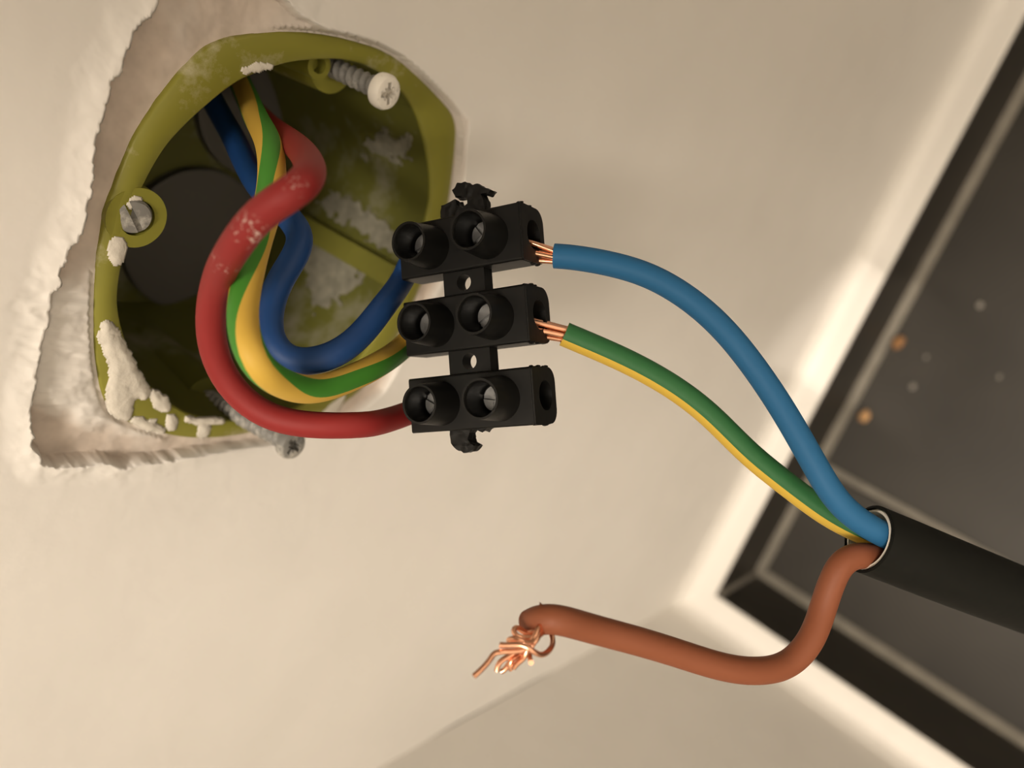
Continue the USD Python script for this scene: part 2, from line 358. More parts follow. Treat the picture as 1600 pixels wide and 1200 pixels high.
# floor: grout bed and charcoal tiles
fl = thing('floor', 'dark charcoal tiled floor with pale grey joints', kind='structure')
obj('grout', box(X0, X1, Y1, 0.0, -0.03, -0.0016), GROUT, fl, smooth=False)
G = 0.0042
xj = [-0.9655, -0.5155, -0.0655] + [-0.0655 + 0.45 * k for k in (1, 2, 3)]
yj = [-SK_T - 0.002, YL - 0.004, YL - 0.454, YL - 0.904, Y1]
for i in range(len(xj) - 1):
    for k in range(len(yj) - 1):
        x0, x1 = xj[i] + G / 2, min(xj[i + 1] - G / 2, X1)
        if k == 0 and xj[i] < -0.1: x0 = max(x0, XB + SK_T + 0.002 + G / 2)
        if x1 - x0 < 0.01: continue
        obj('tile', box(x0, x1, yj[k + 1] + G / 2, yj[k] - G / 2, -0.010, 0.0, 0.0008), TILE, fl, smooth=False)
# tile skirting with a bead of white caulk along the top
def skirting(name, label, along, a, b, joints):
    t = thing(name, label, kind='structure')
    cuts = [a] + [j for j in joints if a < j < b] + [b]
    for u0, u1 in zip(cuts, cuts[1:]):
        u0, u1 = u0 + 0.0015, u1 - 0.0015
        if along == 'x': obj('tile', box(u0, u1, -SK_T, -0.0045, 0.0035, SK_H, 0.0012), TILE, t, smooth=False)
        else: obj('tile', box(XB + 0.0045, XB + SK_T, u0, u1, 0.0035, SK_H, 0.0012), TILE, t, smooth=False)
    prof = [(0.0015, -0.001), (-SK_T + 0.0035, -0.001), (-SK_T + 0.0035, SK_H - 0.004), (-SK_T + 0.0004, SK_H - 0.0005), (-SK_T + 0.0012, SK_H + 0.0004), (-0.007, SK_H + 0.0008), (-0.0045, SK_H + 0.0014), (-0.0026, SK_H + 0.0028), (-0.0012, SK_H + 0.0052), (-0.0004, SK_H + 0.0085), (0.0015, SK_H + 0.010)]
    if along == 'x': obj('caulk', prism(prof, a, b, 'x'), CAULK, t, smooth=False, label='bead of white caulk and adhesive on top of the tiles')
    else:
        m = prism([(XB - p[0], p[1]) for p in prof], a, b, 'y'); obj('caulk', m, CAULK, t, smooth=False, label='bead of white caulk and adhesive on top of the tiles')
    base = [(-SK_T - 0.0045, -0.001), (-SK_T + 0.001, -0.001), (-SK_T + 0.001, 0.0042), (-SK_T - 0.0005, 0.0034), (-SK_T - 0.0045, 0.0002)]
    if along == 'x': obj('grout_joint', prism(base, a, b, 'x'), GROUT, t, smooth=False)
    else: obj('grout_joint', prism([(XB - p[0], p[1]) for p in base], a, b, 'y'), GROUT, t, smooth=False)
skirting('baseboard_back', 'charcoal tile skirting along the foot of the box wall', 'x', XB, X1, [0.44, 0.9])
skirting('baseboard_left', 'charcoal tile skirting along the foot of the side wall', 'y', YL, 0.0, [])
corner = box(XB + SK_T - 0.0045, XB + SK_T + 0.0022, -SK_T - 0.0022, -SK_T + 0.0045, 0.0, SK_H - 0.003, 0.001)
obj('trim_1', corner, GROUT, smooth=False, kind='structure', label='grey grout joint in the inner corner of the tile skirting')

# ------------------------------------------------------------------ the flush box
bx = thing('junction_box', 'round olive green plastic flush box set in the rough plaster recess', 'electrical box')
def P3(p2, y):
    p2 = np.asarray(p2); return np.c_[p2[:, 0], np.full(len(p2), y), p2[:, 1] + BOX_Z]
def resample(loop, n, start=None):
    L = np.vstack([loop, loop[:1]]); s = np.r_[0, np.cumsum(np.hypot(*np.diff(L, axis=0).T))]
    u = np.linspace(0, s[-1], n, endpoint=False)
    return np.c_[np.interp(u, s, L[:, 0]), np.interp(u, s, L[:, 1])]
def by_angle(loop, n, c=None):
    c = CEN if c is None else c
    a = np.arctan2(loop[:, 1] - c[1], loop[:, 0] - c[0]); r = np.hypot(*(loop - c).T); o = np.argsort(a)
    A = np.r_[a[o] - 2 * np.pi, a[o], a[o] + 2 * np.pi]; Rr = np.tile(r[o], 3)
    t = np.linspace(-np.pi, np.pi, n, endpoint=False); q = np.interp(t, A, Rr)
    return c + np.c_[np.cos(t), np.sin(t)] * q[:, None]
NR = 220
oa, ia = by_angle(outer, NR), by_angle(inner, NR)
def lathe_loops(loops):
    """Closed ring surface through the given loops of NR points each."""
    V = np.vstack(loops); n, k = NR, len(loops); Fq = []
    i = np.arange(n); j = (i + 1) % n
    for a in range(k):
        b = (a + 1) % k
        Fq.append(np.c_[a * n + i, a * n + j, b * n + j, b * n + i])
    m = trimesh.Trimesh(V, np.vstack([f[:, [0, 1, 2]] for f in Fq] + [f[:, [0, 2, 3]] for f in Fq]), process=False); m.fix_normals(); return m
def mixl(k): return ia + (oa - ia) * k
wob = (meshkit.fbm(np.c_[oa * 180, np.zeros(NR)], 3, 3) - 0.5)[:, None] * 0.0004
flange = lathe_loops([P3(ia, RIM_Y + 0.0024), P3(ia, RIM_Y + 0.0005), P3(mixl(0.07), RIM_Y), P3(mixl(0.5), RIM_Y - 0.0003), P3(mixl(0.92), RIM_Y), P3(oa + wob, RIM_Y + 0.0006), P3(oa + wob, RIM_Y + 0.0024)])
DEPTH, TAPER = 0.044, 0.90
def wall_loop(k, off=0.0):
    """Loop of the box's side at depth share k."""
    d = ia - CEN; r = np.hypot(*d.T)[:, None]
    return P3(CEN + d / r * (r * (1 - (1 - TAPER) * k) + off), RIM_Y + 0.0008 + k * DEPTH)
body = lathe_loops([wall_loop(k) for k in (0, 0.2, 0.4, 0.6, 0.8, 1.0)] + [wall_loop(k, 0.0016) for k in (1.03, 0.5, 0.03)])
obj('flange', flange, OLIVE, bx, smooth=40)
obj('side_wall', body, OLIVE_SHADED, bx, smooth=40)
bl = wall_loop(1.0, 0.001)
bv = np.vstack([bl, bl + [0, 0.0018, 0], bl.mean(0), bl.mean(0) + [0, 0.0018, 0]]); i = np.arange(NR); jn = (i + 1) % NR
bp = trimesh.Trimesh(bv, np.vstack([np.c_[np.full(NR, 2 * NR), i, jn], np.c_[np.full(NR, 2 * NR + 1), NR + jn, NR + i], np.c_[i, NR + i, NR + jn], np.c_[i, NR + jn, jn]]), process=False); bp.fix_normals()
obj('back_plate', bp, OLIVE_SHADED, bx, smooth=False)
BY = RIM_Y + 0.0008 + DEPTH
def disc(c, r, y0, y1, r2=None, n=48):
    """A flat round piece lying against the wall's plane, from y0 (front) to y1."""
    t = np.linspace(0, 2 * np.pi, n, endpoint=False); r2 = r if r2 is None else r2
    pr = [(0, y0), (r2 * 0.96, y0), (r2, y0 + 0.0003), (r, y1), (0, y1)]
    V = []; 
    for rr, yy in pr: V.append(np.c_[c[0] + rr * np.cos(t), np.full(n, yy), c[1] + rr * np.sin(t)])
    V = np.vstack(V); Fq = []; i = np.arange(n); j = (i + 1) % n
    for a in range(len(pr) - 1): Fq += [np.c_[a * n + i, a * n + j, (a + 1) * n + j], np.c_[a * n + i, (a + 1) * n + j, (a + 1) * n + i]]
    m = trimesh.Trimesh(V, np.vstack(Fq)); m.fix_normals(); return m
for px, py, r in ((402, 166, 0.0140), (300, 372, 0.0152)):
    p = on_plane(px, py, 1, BY)
    obj('knockout', disc((p[0], p[2]), r, BY - 0.0025, BY + 0.0005), GREY_KO, bx, smooth=30, label='round grey conduit entry at the back of the box')
# ear for the left fixing screw, and the screw bosses
def boss(px, py, y0, y1, r, hole):
    p = on_plane(px, py, 1, y0)
    a = mf.Manifold.cylinder(y1 - y0, r * 1.03, r, 40)
    if hole: a = a - mf.Manifold.cylinder(y1 - y0 - 0.004, hole, hole, 28).translate([0, 0, 0.0041])
    m = tm(a); v = m.vertices.copy()
    m = trimesh.Trimesh(np.c_[p[0] + v[:, 0], y1 - v[:, 2], p[2] + v[:, 1]], m.faces); m.fix_normals(); return m, p
m, ear_at = boss(214, 341, RIM_Y - 0.0002, 0.016, 0.0042, 0.0025)
obj('screw_ear', m, OLIVE, bx, smooth=35)
m, top_at = boss(519, 104, RIM_Y + 0.006, 0.032, 0.0042, 0.0013)
obj('screw_boss', m, OLIVE, bx, smooth=35)
m, bot_at = boss(322, 622, RIM_Y + 0.010, 0.034, 0.0042, 0.0013)
obj('screw_boss', m, OLIVE_SHADED, bx, smooth=35)
# pilot hole beside the top screw: a short raised eyelet with a dark bore
p = on_plane(499, 103, 1, RIM_Y + 0.004)
ey = mf.Manifold.cylinder(0.012, 0.0021, 0.0021, 28) - mf.Manifold.cylinder(0.009, 0.0012, 0.0012, 24).translate([0, 0, 0.0035])
e = tm(ey); v = e.vertices; e = trimesh.Trimesh(np.c_[p[0] + v[:, 0], p[1] + 0.012 - v[:, 2], p[2] + v[:, 1]], e.faces); e.fix_normals()
obj('pilot_eyelet', e, OLIVE, bx, smooth=35)
# rib running into the box along its lower side
k0 = on_plane(618, 432, 1, RIM_Y + 0.0035); 
d0 = np.array([k0[0], k0[2] - BOX_Z]) - CEN; d0 /= np.linalg.norm(d0)
tt = np.array([-d0[1], d0[0]]); 
ang0 = math.atan2(d0[1], d0[0]); idx = int(round((ang0 + np.pi) / (2 * np.pi) * NR)) % NR
rr0 = np.hypot(*(ia[idx] - CEN))
V = []
for k in (0.05, 0.98):
    rr = rr0 * (1 - (1 - TAPER) * k); y = RIM_Y + k * DEPTH
    for (a, b) in ((-0.0024, 0.001), (-0.0021, -0.0024), (0.0021, -0.0024), (0.0024, 0.001)):
        q = CEN + d0 * (rr + b) + tt * a; V.append([q[0], y, q[1] + BOX_Z])
obj('rib', trimesh.convex.convex_hull(np.array(V)), OLIVE_RIB, bx, smooth=False)

# dried plaster on the rim
def smear(pts, h, seed, y=None):
    P = np.array([on_wall(*q, RIM_Y) for q in pts])
    for _ in range(2):
        Q = np.roll(P, -1, 0); P = np.stack([0.75 * P + 0.25 * Q, 0.25 * P + 0.75 * Q], 1).reshape(-1, 2)
    lo, hi = P.min(0) - 0.0004, P.max(0) + 0.0004
    st = 0.00022
    xs, zs = np.arange(lo[0], hi[0], st), np.arange(lo[1], hi[1], st)
    X, Z = np.meshgrid(xs, zs, indexing='ij'); p2 = np.c_[X.ravel(), Z.ravel()]
    p3 = np.c_[p2 * 1000, np.zeros(len(p2))]
    d = signed(P, p2) + (meshkit.fbm(p3 / 1.2, 3, seed) - 0.5) * 0.0007
    hh = 0.55 * h * np.sqrt(np.clip(d / 0.0009, 0, 1)) * (0.75 + 0.5 * meshkit.fbm(p3 / 2.5, 3, seed + 5))
    y0 = (RIM_Y - 0.0003 if y is None else y)
    nz = len(zs); i, k = np.meshgrid(np.arange(len(xs) - 1), np.arange(nz - 1), indexing='ij'); a = (i * nz + k).ravel()
    q = np.c_[a, a + nz, a + nz + 1, a + 1]
    q = q[(d[q] > -0.0001).any(1)]
    used = np.unique(q); re = np.full(len(p2), -1); re[used] = np.arange(len(used)); q = re[q]
    front = np.c_[p2[used, 0], y0 - hh[used], p2[used, 1] + BOX_Z]; backv = front.copy(); backv[:, 1] = y0 + 0.0007
    n = len(used)
    t1 = np.vstack([q[:, [0, 1, 2]], q[:, [0, 2, 3]]])
    e = np.sort(np.vstack([t1[:, [0, 1]], t1[:, [1, 2]], t1[:, [2, 0]]]), 1); u, c = np.unique(e, axis=0, return_counts=True); e = u[c == 1]
    side = np.vstack([np.c_[e[:, 0], e[:, 1], e[:, 1] + n], np.c_[e[:, 0], e[:, 1] + n, e[:, 0] + n]])
    m = trimesh.Trimesh(np.vstack([front, backv]), np.vstack([t1, t1[:, ::-1] + n, side]), process=False); m.fix_normals(); return m
for s, (pts, h) in enumerate([
    ([(155, 505), (167, 500), (178, 515), (190, 528), (198, 545), (215, 580), (232, 605), (228, 622), (206, 618), (203, 660), (172, 645), (166, 615), (173, 570), (158, 545)], 0.0009),
    ([(205, 655), (222, 650), (258, 672), (250, 677), (212, 664)], 0.0006),
    ([(232, 605), (262, 625), (265, 640), (255, 645), (240, 632)], 0.0006),
    ([(258, 650), (268, 644), (277, 656), (272, 671), (260, 670)], 0.0006),
    ([(308, 666), (322, 660), (329, 666), (322, 680), (310, 682)], 0.0006),
    ([(289, 650), (305, 655), (345, 654), (348, 660), (318, 662), (293, 660)], 0.0006),
    ([(230, 656), (243, 654), (241, 661), (232, 661)], 0.0004),
    ([(172, 372), (196, 372), (192, 408), (176, 412), (168, 400)], 0.0005),
    ([(195, 318), (212, 306), (218, 316), (200, 326)], 0.0004),
    ([(376, 108), (404, 100), (426, 100), (420, 107), (384, 113)], 0.0003),
    ([(520, 628), (545, 610), (520, 650), (495, 652)], 0.0005)]):
    obj('plaster_smear', smear(pts, h, 40 + s), PLASTER, bx, smooth=True, label='dried white plaster stuck to the rim' if s == 0 else None)

def project(P):
    q = (np.asarray(P) - EYE) @ W; return np.c_[q[:, 0] / q[:, 2] * F + 800, q[:, 1] / q[:, 2] * F + 600]
def wall_smear(poly, seed):
    """A thin crust of plaster dust on the inside of the box's side wall."""
    ks = np.linspace(0.05, 0.95, 110)
    Gd = np.stack([wall_loop(k, -0.0003) for k in ks], 1)                   # (NR, k, 3)
    fine = np.linspace(0, NR, NR * 3 + 1)[:-1]; i0 = fine.astype(int); fr = (fine - i0)[:, None, None]
    Gd = Gd[i0] * (1 - fr) + Gd[(i0 + 1) % NR] * fr
    flat = Gd.reshape(-1, 3); px = project(flat)
    d = signed(np.array(poly, float), px) + (meshkit.fbm(flat * 700, 4, seed) - 0.5) * 46
    ok = (d > 0).reshape(Gd.shape[:2]); nk = len(ks); a, b = np.meshgrid(np.arange(len(fine)), np.arange(nk - 1), indexing='ij')
    a2 = (a + 1) % len(fine); q = np.stack([a * nk + b, a2 * nk + b, a2 * nk + b + 1, a * nk + b + 1], -1).reshape(-1, 4)
    q = q[ok.ravel()[q].all(1)]; used = np.unique(q); re = np.full(len(flat), -1); re[used] = np.arange(len(used)); q = re[q]
    t1 = np.vstack([q[:, [0, 1, 2]], q[:, [0, 2, 3]]]); n = len(used)
    out = Gd + 0; c3 = np.array([CEN[0], 0, CEN[1] + BOX_Z]); r = flat[used] - c3; r[:, 1] = 0; r /= np.linalg.norm(r, axis=1, keepdims=True)
    e = np.sort(np.vstack([t1[:, [0, 1]], t1[:, [1, 2]], t1[:, [2, 0]]]), 1); u, c = np.unique(e, axis=0, return_counts=True); e = u[c == 1]
    m = trimesh.Trimesh(np.vstack([flat[used], flat[used] + r * 0.0006]), np.vstack([t1, t1[:, ::-1] + n, np.c_[e[:, 0], e[:, 1], e[:, 1] + n], np.c_[e[:, 0], e[:, 1] + n, e[:, 0] + n]]), process=False); m.fix_normals(); return m
obj('plaster_dust', wall_smear([(492, 318), (516, 296), (556, 312), (596, 340), (625, 372), (625, 405), (590, 385), (545, 358), (510, 336)], 61), DUST, bx, smooth=40, label='pale plaster dust caught on the inner side of the box')
obj('plaster_dust', wall_smear([(474, 395), (505, 372), (540, 395), (570, 425), (560, 450), (530, 475), (500, 490), (478, 450)], 63), DUST, bx, smooth=40)
obj('plaster_dust', wall_smear([(566, 228), (600, 205), (640, 215), (640, 250), (600, 245), (575, 250)], 65), DUST, bx, smooth=40)

# ------------------------------------------------------------------ screws
def frame(n, hint=(0, 0, 1)):
    n = np.asarray(n, float); n /= np.linalg.norm(n); x = np.cross(hint, n); x /= np.linalg.norm(x); return np.c_[x, np.cross(n, x), n]
def place(m, R, o):
    return trimesh.Trimesh(m.vertices @ R.T + o, m.faces, process=False)
def threaded(length, r, pitch=0.0015, n=26):
    """A shaft along +z from 0 with a helical thread."""
    rows = int(length / pitch * 8); z = np.linspace(0, length, rows); t = np.linspace(0, 2 * np.pi, n, endpoint=False)
    ph = (z[:, None] / pitch - t[None] / (2 * np.pi)) % 1.0
    rad = r * (0.70 + 0.30 * np.clip(1 - np.abs(ph - 0.5) / 0.32, 0, 1))
    V = np.stack([rad * np.cos(t), rad * np.sin(t), np.broadcast_to(z[:, None], rad.shape)], -1).reshape(-1, 3)
    i, j = np.meshgrid(np.arange(rows - 1), np.arange(n), indexing='ij'); a = (i * n + j).ravel(); b = (i * n + (j + 1) % n).ravel()
    Fq = np.vstack([np.c_[a, b, b + n], np.c_[a, b + n, a + n]])
    c = len(V); V = np.vstack([V, [0, 0, 0], [0, 0, length]]); k = np.arange(n); kn = (k + 1) % n; L = (rows - 1) * n
    Fq = np.vstack([Fq, np.c_[np.full(n, c), kn, k], np.c_[np.full(n, c + 1), L + k, L + kn]])
    m = trimesh.Trimesh(V, Fq, process=False); m.fix_normals(); return m
def pan_head(r, h, recess):
    prof = mf.CrossSection([[(0, 0), (r * 0.72, 0), (r * 0.97, h * 0.22), (r, h * 0.4), (r, h * 0.72), (r * 0.9, h * 0.93), (r * 0.7, h), (0, h)]])
    a = mf.Manifold.revolve(prof, 40)
    if recess == 'cross':
        for ang in (0, 90, 45):
            w = 0.30 if ang != 45 else 0.14
            arms = [ang] if ang != 45 else [45, 135]
            for q in arms:
                L = 1.30 if ang != 45 else 0.95
                cut = mf.Manifold.cube([r * L, r * w, h * 0.55], True).translate([0, 0, h * 0.78]).rotate([0, 0, q])
                a = a - cut
        a = a - mf.Manifold.cylinder(h * 0.7, r * 0.22, r * 0.34, 20).translate([0, 0, h * 0.4])
    else:
        a = a - mf.Manifold.cube([r * 2.4, r * 0.30, h * 0.6], True).translate([0, 0, h * 0.95])
    return tm(a)
N_OUT = np.array([0, -1.0, 0])
def screw(label, root, head_px, r_head, head_z, mats, shaft_r=0.0019, recess='cross', spin=0):
    q_ = (root - EYE) @ W; hp = at(*head_px, q_[2] * 1000 - head_z); d = hp - root; L = np.linalg.norm(d); R = frame(d)
    t = thing('screw', label, 'screw')
    sh = threaded(L + 0.008, shaft_r); sh.apply_translation([0, 0, -0.008])
    obj('shaft', place(sh, R, root), mats[1], t, smooth=50)
    hd = pan_head(r_head, r_head * 0.95, recess); hd.apply_transform(trimesh.transformations.rotation_matrix(spin, [0, 0, 1])); hd.apply_translation([0, 0, L])
    obj('head', place(hd, R, root), mats[0], t, smooth=35)
    return t
screw('long screw with a white dusty cross head standing out of the top of the box', top_at + [0, 0.002, 0], (590, 138), 0.0027, 5.0, (ZINC_PAINT, ZINC), 0.0017, spin=0.4)
screw('zinc screw with a grey cross head peeping out below the red wire', bot_at + [0, 0.002, 0], (446, 689), 0.0025, 13.0, (ZINC, ZINC), 0.0017, spin=0.9)
t = thing('screw', 'slotted zinc screw sunk flush in the round ear of the box', 'screw')
er = frame([-0.12, -1, 0.15]); eo = on_plane(208, 338, 1, RIM_Y)
hd = pan_head(0.00245, 0.0018, 'slot'); hd.apply_transform(trimesh.transformations.rotation_matrix(0.7, [0, 0, 1])); hd.apply_translation([0, 0, -0.0012])
obj('head', place(hd, er, eo), ZINC, t, smooth=35)
sh = threaded(0.007, 0.0014); sh.apply_translation([0, 0, -0.0079]); obj('shaft', place(sh, er, eo), ZINC, t, smooth=50)

# ------------------------------------------------------------------ terminal block (millimetres; x along the wires, y across, z towards the viewer)
TH = math.radians(27.0)
bw = np.array([math.cos(TH) * 0.9955, -math.cos(TH) * 0.0950, -math.sin(TH)])
bu = np.array([-0.015, 0.999, 0.0]); bu -= (bu @ bw) * bw; bu /= np.linalg.norm(bu)
b_axes = np.c_[bw, -bu, np.cross(bw, -bu)]           # camera coordinates
B_R = W @ b_axes; B_O = at(725, 502, 109)
def B(x, y, z): return B_O + B_R @ (np.array([x, y, z]) / 1000.0)
def bplace(m): return trimesh.Trimesh(m.vertices @ B_R.T / 1000.0 + B_O, m.faces, process=False)
tb = thing('terminal_block', 'black three-way screw terminal strip hanging in front of the box', 'terminal block')
PITCH, LH, WH, HH, TOW = 10.9, 9.7, 3.85, 7.0, 5.4
def rrect(y0, y1, z0, z1, rb, rt):
    pts = []
    for cx, cz, r, a0 in ((y1 - rb, z0 + rb, rb, -90), (y1 - rt, z1 - rt, rt, 0), (y0 + rt, z1 - rt, rt, 90), (y0 + rb, z0 + rb, rb, 180)):
        for a in np.linspace(a0, a0 + 90, 7): pts.append((cx + r * math.cos(math.radians(a)), cz + r * math.sin(math.radians(a))))
    return pts
def along_x(poly, x0, x1):
    m = mf.Manifold.extrude(mf.CrossSection([poly]), x1 - x0)          # z -> x, x -> y, y -> z
    return m.transform(np.array([[0, 0, 1, x0], [1, 0, 0, 0], [0, 1, 0, 0]], float))
def section(seed):
    g = np.random.default_rng(seed)
    a = along_x(rrect(-WH, WH, -HH, 0, 2.0, 0.35), -LH, LH)
    for s in (-1, 1):
        a = a + mf.Manifold.cylinder(TOW + 1.0, 3.15, 2.66, 48).translate([s * 4.6, 0, -1.0])
    for s in (-1, 1):                                                   # bored towers with a small lead-in
        a = a - mf.Manifold.cylinder(TOW + 5, 2.05, 2.15, 40).translate([s * 4.6, 0, -4.0]) - mf.Manifold.cylinder(0.6, 2.1, 2.42, 40).translate([s * 4.6, 0, TOW - 0.5])
    for s in (-1, 1):                                                   # wire entries
        c = mf.Manifold.cylinder(6.0, 2.05, 2.05, 36).rotate([0, 90, 0])
        a = a - c.translate([LH - 5.2 if s > 0 else -LH - 0.8, 0, -3.7])
    # moulding seam and flash at the right-hand end
    a = a + along_x(rrect(-WH - 0.06, WH + 0.06, -HH + 0.1, 0.07, 2.0, 0.35), LH - 0.5, LH - 0.25) - mf.Manifold.cylinder(6.0, 2.05, 2.05, 36).rotate([0, 90, 0]).translate([LH - 5.2, 0, -3.7])
    for _ in range(7):
        q = g.uniform(0, 1); y = (WH + 0.05) * (1 if g.uniform() < 0.6 else -1); z = -g.uniform(0.2, HH - 2)
        a = a + mf.Manifold.sphere(g.uniform(0.15, 0.34), 6).scale([1.6, 0.7, 1]).translate([LH - g.uniform(0, 0.5), y, z])
    return tm(a)
CS = [mf.Manifold.cylinder(2.2, 2.0, 2.0, 36)]
def clamp_screw(spin, kind):
    a = mf.Manifold.cylinder(2.6, 2.0, 2.0, 36) + mf.Manifold.cylinder(0.25, 2.0, 1.75, 36).translate([0, 0, 2.6])
    a = a - mf.Manifold.cube([5, 0.55, 1.3], True).translate([0, 0, 2.75])
    if kind: a = a - mf.Manifold.cube([0.5, 5, 1.0], True).translate([0, 0, 2.8])
    return tm(a.rotate([0, 0, spin]))
for k in range(3):
    yc = PITCH * (1 - k)
    m = section(k); m.apply_translation([0, yc, 0]); obj('terminal', bplace(m), BLACK, tb, smooth=40)
    for s in (-1, 1):
        m = clamp_screw([20, 35, 75, 28, 60, 80][2 * k + (s > 0)], (k == 2) or (k == 0 and s > 0)); m.apply_translation([s * 4.6, yc, -1.7])
        obj('clamp_screw', bplace(m), STEEL, tb, smooth=35, label='steel clamp screw deep in its black tower' if k == 0 and s < 0 else None)
for k in range(2):
    yc = PITCH * (0.5 - k)
    hw = PITCH / 2 - WH + 0.25
    a = along_x([(-hw, -3.0), (hw, -3.0), (hw, -0.7), (-hw, -0.7)], -3.25, 3.25)
    a = a - mf.Manifold.cylinder(8, 1.12, 1.12, 36).translate([0, 0, -6])
    m = tm(a); m.apply_translation([0, yc, 0]); obj('link', bplace(m), BLACK, tb, smooth=35)
def b_xy(px, py, z=-1.0):
    """Pixel -> x, y on the block's plane z."""
    o, d = B(0, 0, z), ray(px, py); n = B_R[:, 2]
    p = EYE + d * (((o - EYE) @ n) / (d @ n)); q = B_R.T @ (p - B_O) * 1000; return q[0], q[1]
def tab(pts, holes=()):
    a = mf.Manifold.extrude(mf.CrossSection([[b_xy(*p) for p in pts]], mf.FillRule.NonZero), 2.1).translate([0, 0, -2.9])
    for px, py, r in holes:
        x, y = b_xy(px, py); a = a - mf.Manifold.cylinder(6, r, r, 24).translate([x, y, -5])
    m = tm(a); m = m.subdivide_to_size(0.5); v = m.vertices
    m = trimesh.Trimesh(v + (np.stack([meshkit.noise(v * 1.7, s) for s in (1, 2, 3)], 1) - 0.5) * 0.32, m.faces, process=False); m.fix_normals()
    return bplace(m)
obj('torn_tab', tab([(700, 352), (689, 340), (690, 322), (703, 316), (712, 312), (716, 322), (722, 324), (731, 318), (731, 309), (723, 306), (712, 309), (707, 297), (716, 286), (728, 285), (738, 289), (748, 288),
                     (757, 293), (766, 297), (760, 302), (752, 303), (756, 312), (757, 336), (757, 352)]), BLACK, tb, smooth=30, label='torn plastic tab with half a hole above the top terminal')
obj('torn_tab', tab([(703, 640), (703, 672), (706, 693), (714, 702), (726, 708), (738, 704), (743, 697), (736, 692), (732, 686), (733, 677), (738, 671), (746, 672), (755, 675), (764, 668), (772, 660), (772, 640)]), BLACK, tb, smooth=30, label='torn plastic hook below the bottom terminal')

# ------------------------------------------------------------------ wires from the box
OD = 0.0035
ends = [('b', B(-4.2, PITCH * (1 - k), -3.7)) for k in range(3)]
pre = [('b', B(-9.9, PITCH * (1 - k) - 0.0, -3.75)) for k in range(3)]
def lead(k, dx, dy, dz): return ('b', B(-9.9 - dx, PITCH * (1 - k) + dy, -3.75 - dz))
def deep(px, py): return ('b', on_plane(px, py, 1, BY - 0.0015))
wire('wire', [deep(300, 118), (322, 138, 131), (345, 180, 126), (368, 222, 121), (402, 288, 114), (445, 334, 109), (468, 378, 106), (440, 435, 104), (422, 488, 102), (428, 537, 100), (458, 562, 100), (510, 558, 101), (560, 526, 105), (600, 478, 111), lead(0, 2.2, -2.2, 0.6), pre[0], ends[0]],
     OD, BLUE_D, label='dark blue insulated wire curling from the box to the top terminal', cat='wire')
wire('wire', [deep(345, 90), (356, 96, 138), (378, 135, 128), (403, 190, 114), (424, 248, 102), (421, 310, 99), (404, 370, 96.5), (386, 440, 92.5), (380, 505, 89.5), (398, 562, 88), (436, 596, 92), (490, 608, 98), (550, 590, 104), (592, 569, 110), lead(1, 2.6, -1.5, 0.4), pre[1], ends[1]],
     OD, YG_L, label='yellow and bright green striped wire curling from the box to the middle terminal', cat='wire',
     stripes=[c - 0.22 for c in (-0.7, -0.6, -0.5, -0.38, -0.02, 0.20, 0.0, 0.12, 0.32, 0.5, 0.7, 1.0, 1.1, 1.2, 1.25, 1.28, 1.3)])
wire('wire', [deep(378, 140), (392, 165, 141), (424, 198, 126), (460, 226, 106), (484, 262, 88), (460, 298, 79.5), (414, 330, 80.5), (370, 381, 84.0), (338, 445, 92.5), (330, 520, 98), (354, 592, 101.5), (408, 643, 103.5), (480, 663, 104.5), (560, 664, 107), (600, 658, 112), lead(2, 2.0, -0.6, 0.2), pre[2], ends[2]],
     OD, RED, label='thick red insulated wire looping out of the box to the bottom terminal', cat='wire')

# ------------------------------------------------------------------ the cable with three cores
cb = thing('power_cable', 'black rubber three-core cable with its blue, striped and brown cores fanned out', 'cable')
CAB = [(1357, 842, 107), (1420, 867, 108.5), (1500, 899, 112), (1600, 938, 118), (1760, 1000, 132)]
cp = spline(np.array([at(*c) for c in CAB] + [(-0.016, -0.185, 0.205), (-0.015, -0.250, 0.100), (0.010, -0.330, 0.030), (0.070, -0.430, 0.0075), (0.180, -0.560, 0.0050), (0.340, -0.760, 0.0050), (0.55, -1.05, 0.0050)]), 300)
def hollow(path, ro, ri, deep, sides=48):
    V1, F1, _, _ = tube(path, ro, sides)
    T = path[1] - path[0]; T /= np.linalg.norm(T)
    k = sides + 1; n = len(path)
    e1 = V1[0] - path[0]; e1 /= np.linalg.norm(e1); e2 = np.cross(T, e1); t = np.linspace(0, 2 * np.pi, k)
    c = np.cos(t)[:, None] * e1 + np.sin(t)[:, None] * e2
    wav = 1 + 0.035 * np.sin(3 * t + 1)[:, None] + 0.02 * np.sin(7 * t)[:, None]
    rings = [V1[:k] * 1.0, path[0] - T * 0.0002 + c * (ro - 0.0004), path[0] - T * 0.0002 + c * (ri + 0.0003) * wav, path[0] + T * 0.0003 + c * ri * wav, path[0] + T * deep + c * ri * wav]
    allv = V1[: n * k].copy(); Fq = [F1[: 2 * (n - 1) * sides]]
    base = len(allv); allv = np.vstack([allv] + rings); j = np.arange(sides)
    for a in range(len(rings) - 1):
        o = base + a * k; Fq += [np.c_[o + j, o + k + j, o + k + j + 1], np.c_[o + j, o + k + j + 1, o + j + 1]]
    m = trimesh.Trimesh(allv, np.vstack(Fq)); m.merge_vertices(); m.fix_normals(); return m, (path[0], T, e1, e2)
sheath, (c0, cT, ce1, ce2) = hollow(cp, 0.0047, 0.0042, 0.006)
obj('sheath', sheath, RUBBER, cb, smooth=40)
cs_ = np.r_[0, np.cumsum(np.linalg.norm(np.diff(cp, axis=0), axis=1))]
lin_, _ = hollow(np.array([[np.interp(q, cs_, cp[:, a]) for a in range(3)] for q in np.linspace(0.0001, 0.007, 8)]), 0.0042, 0.00375, 0.006)
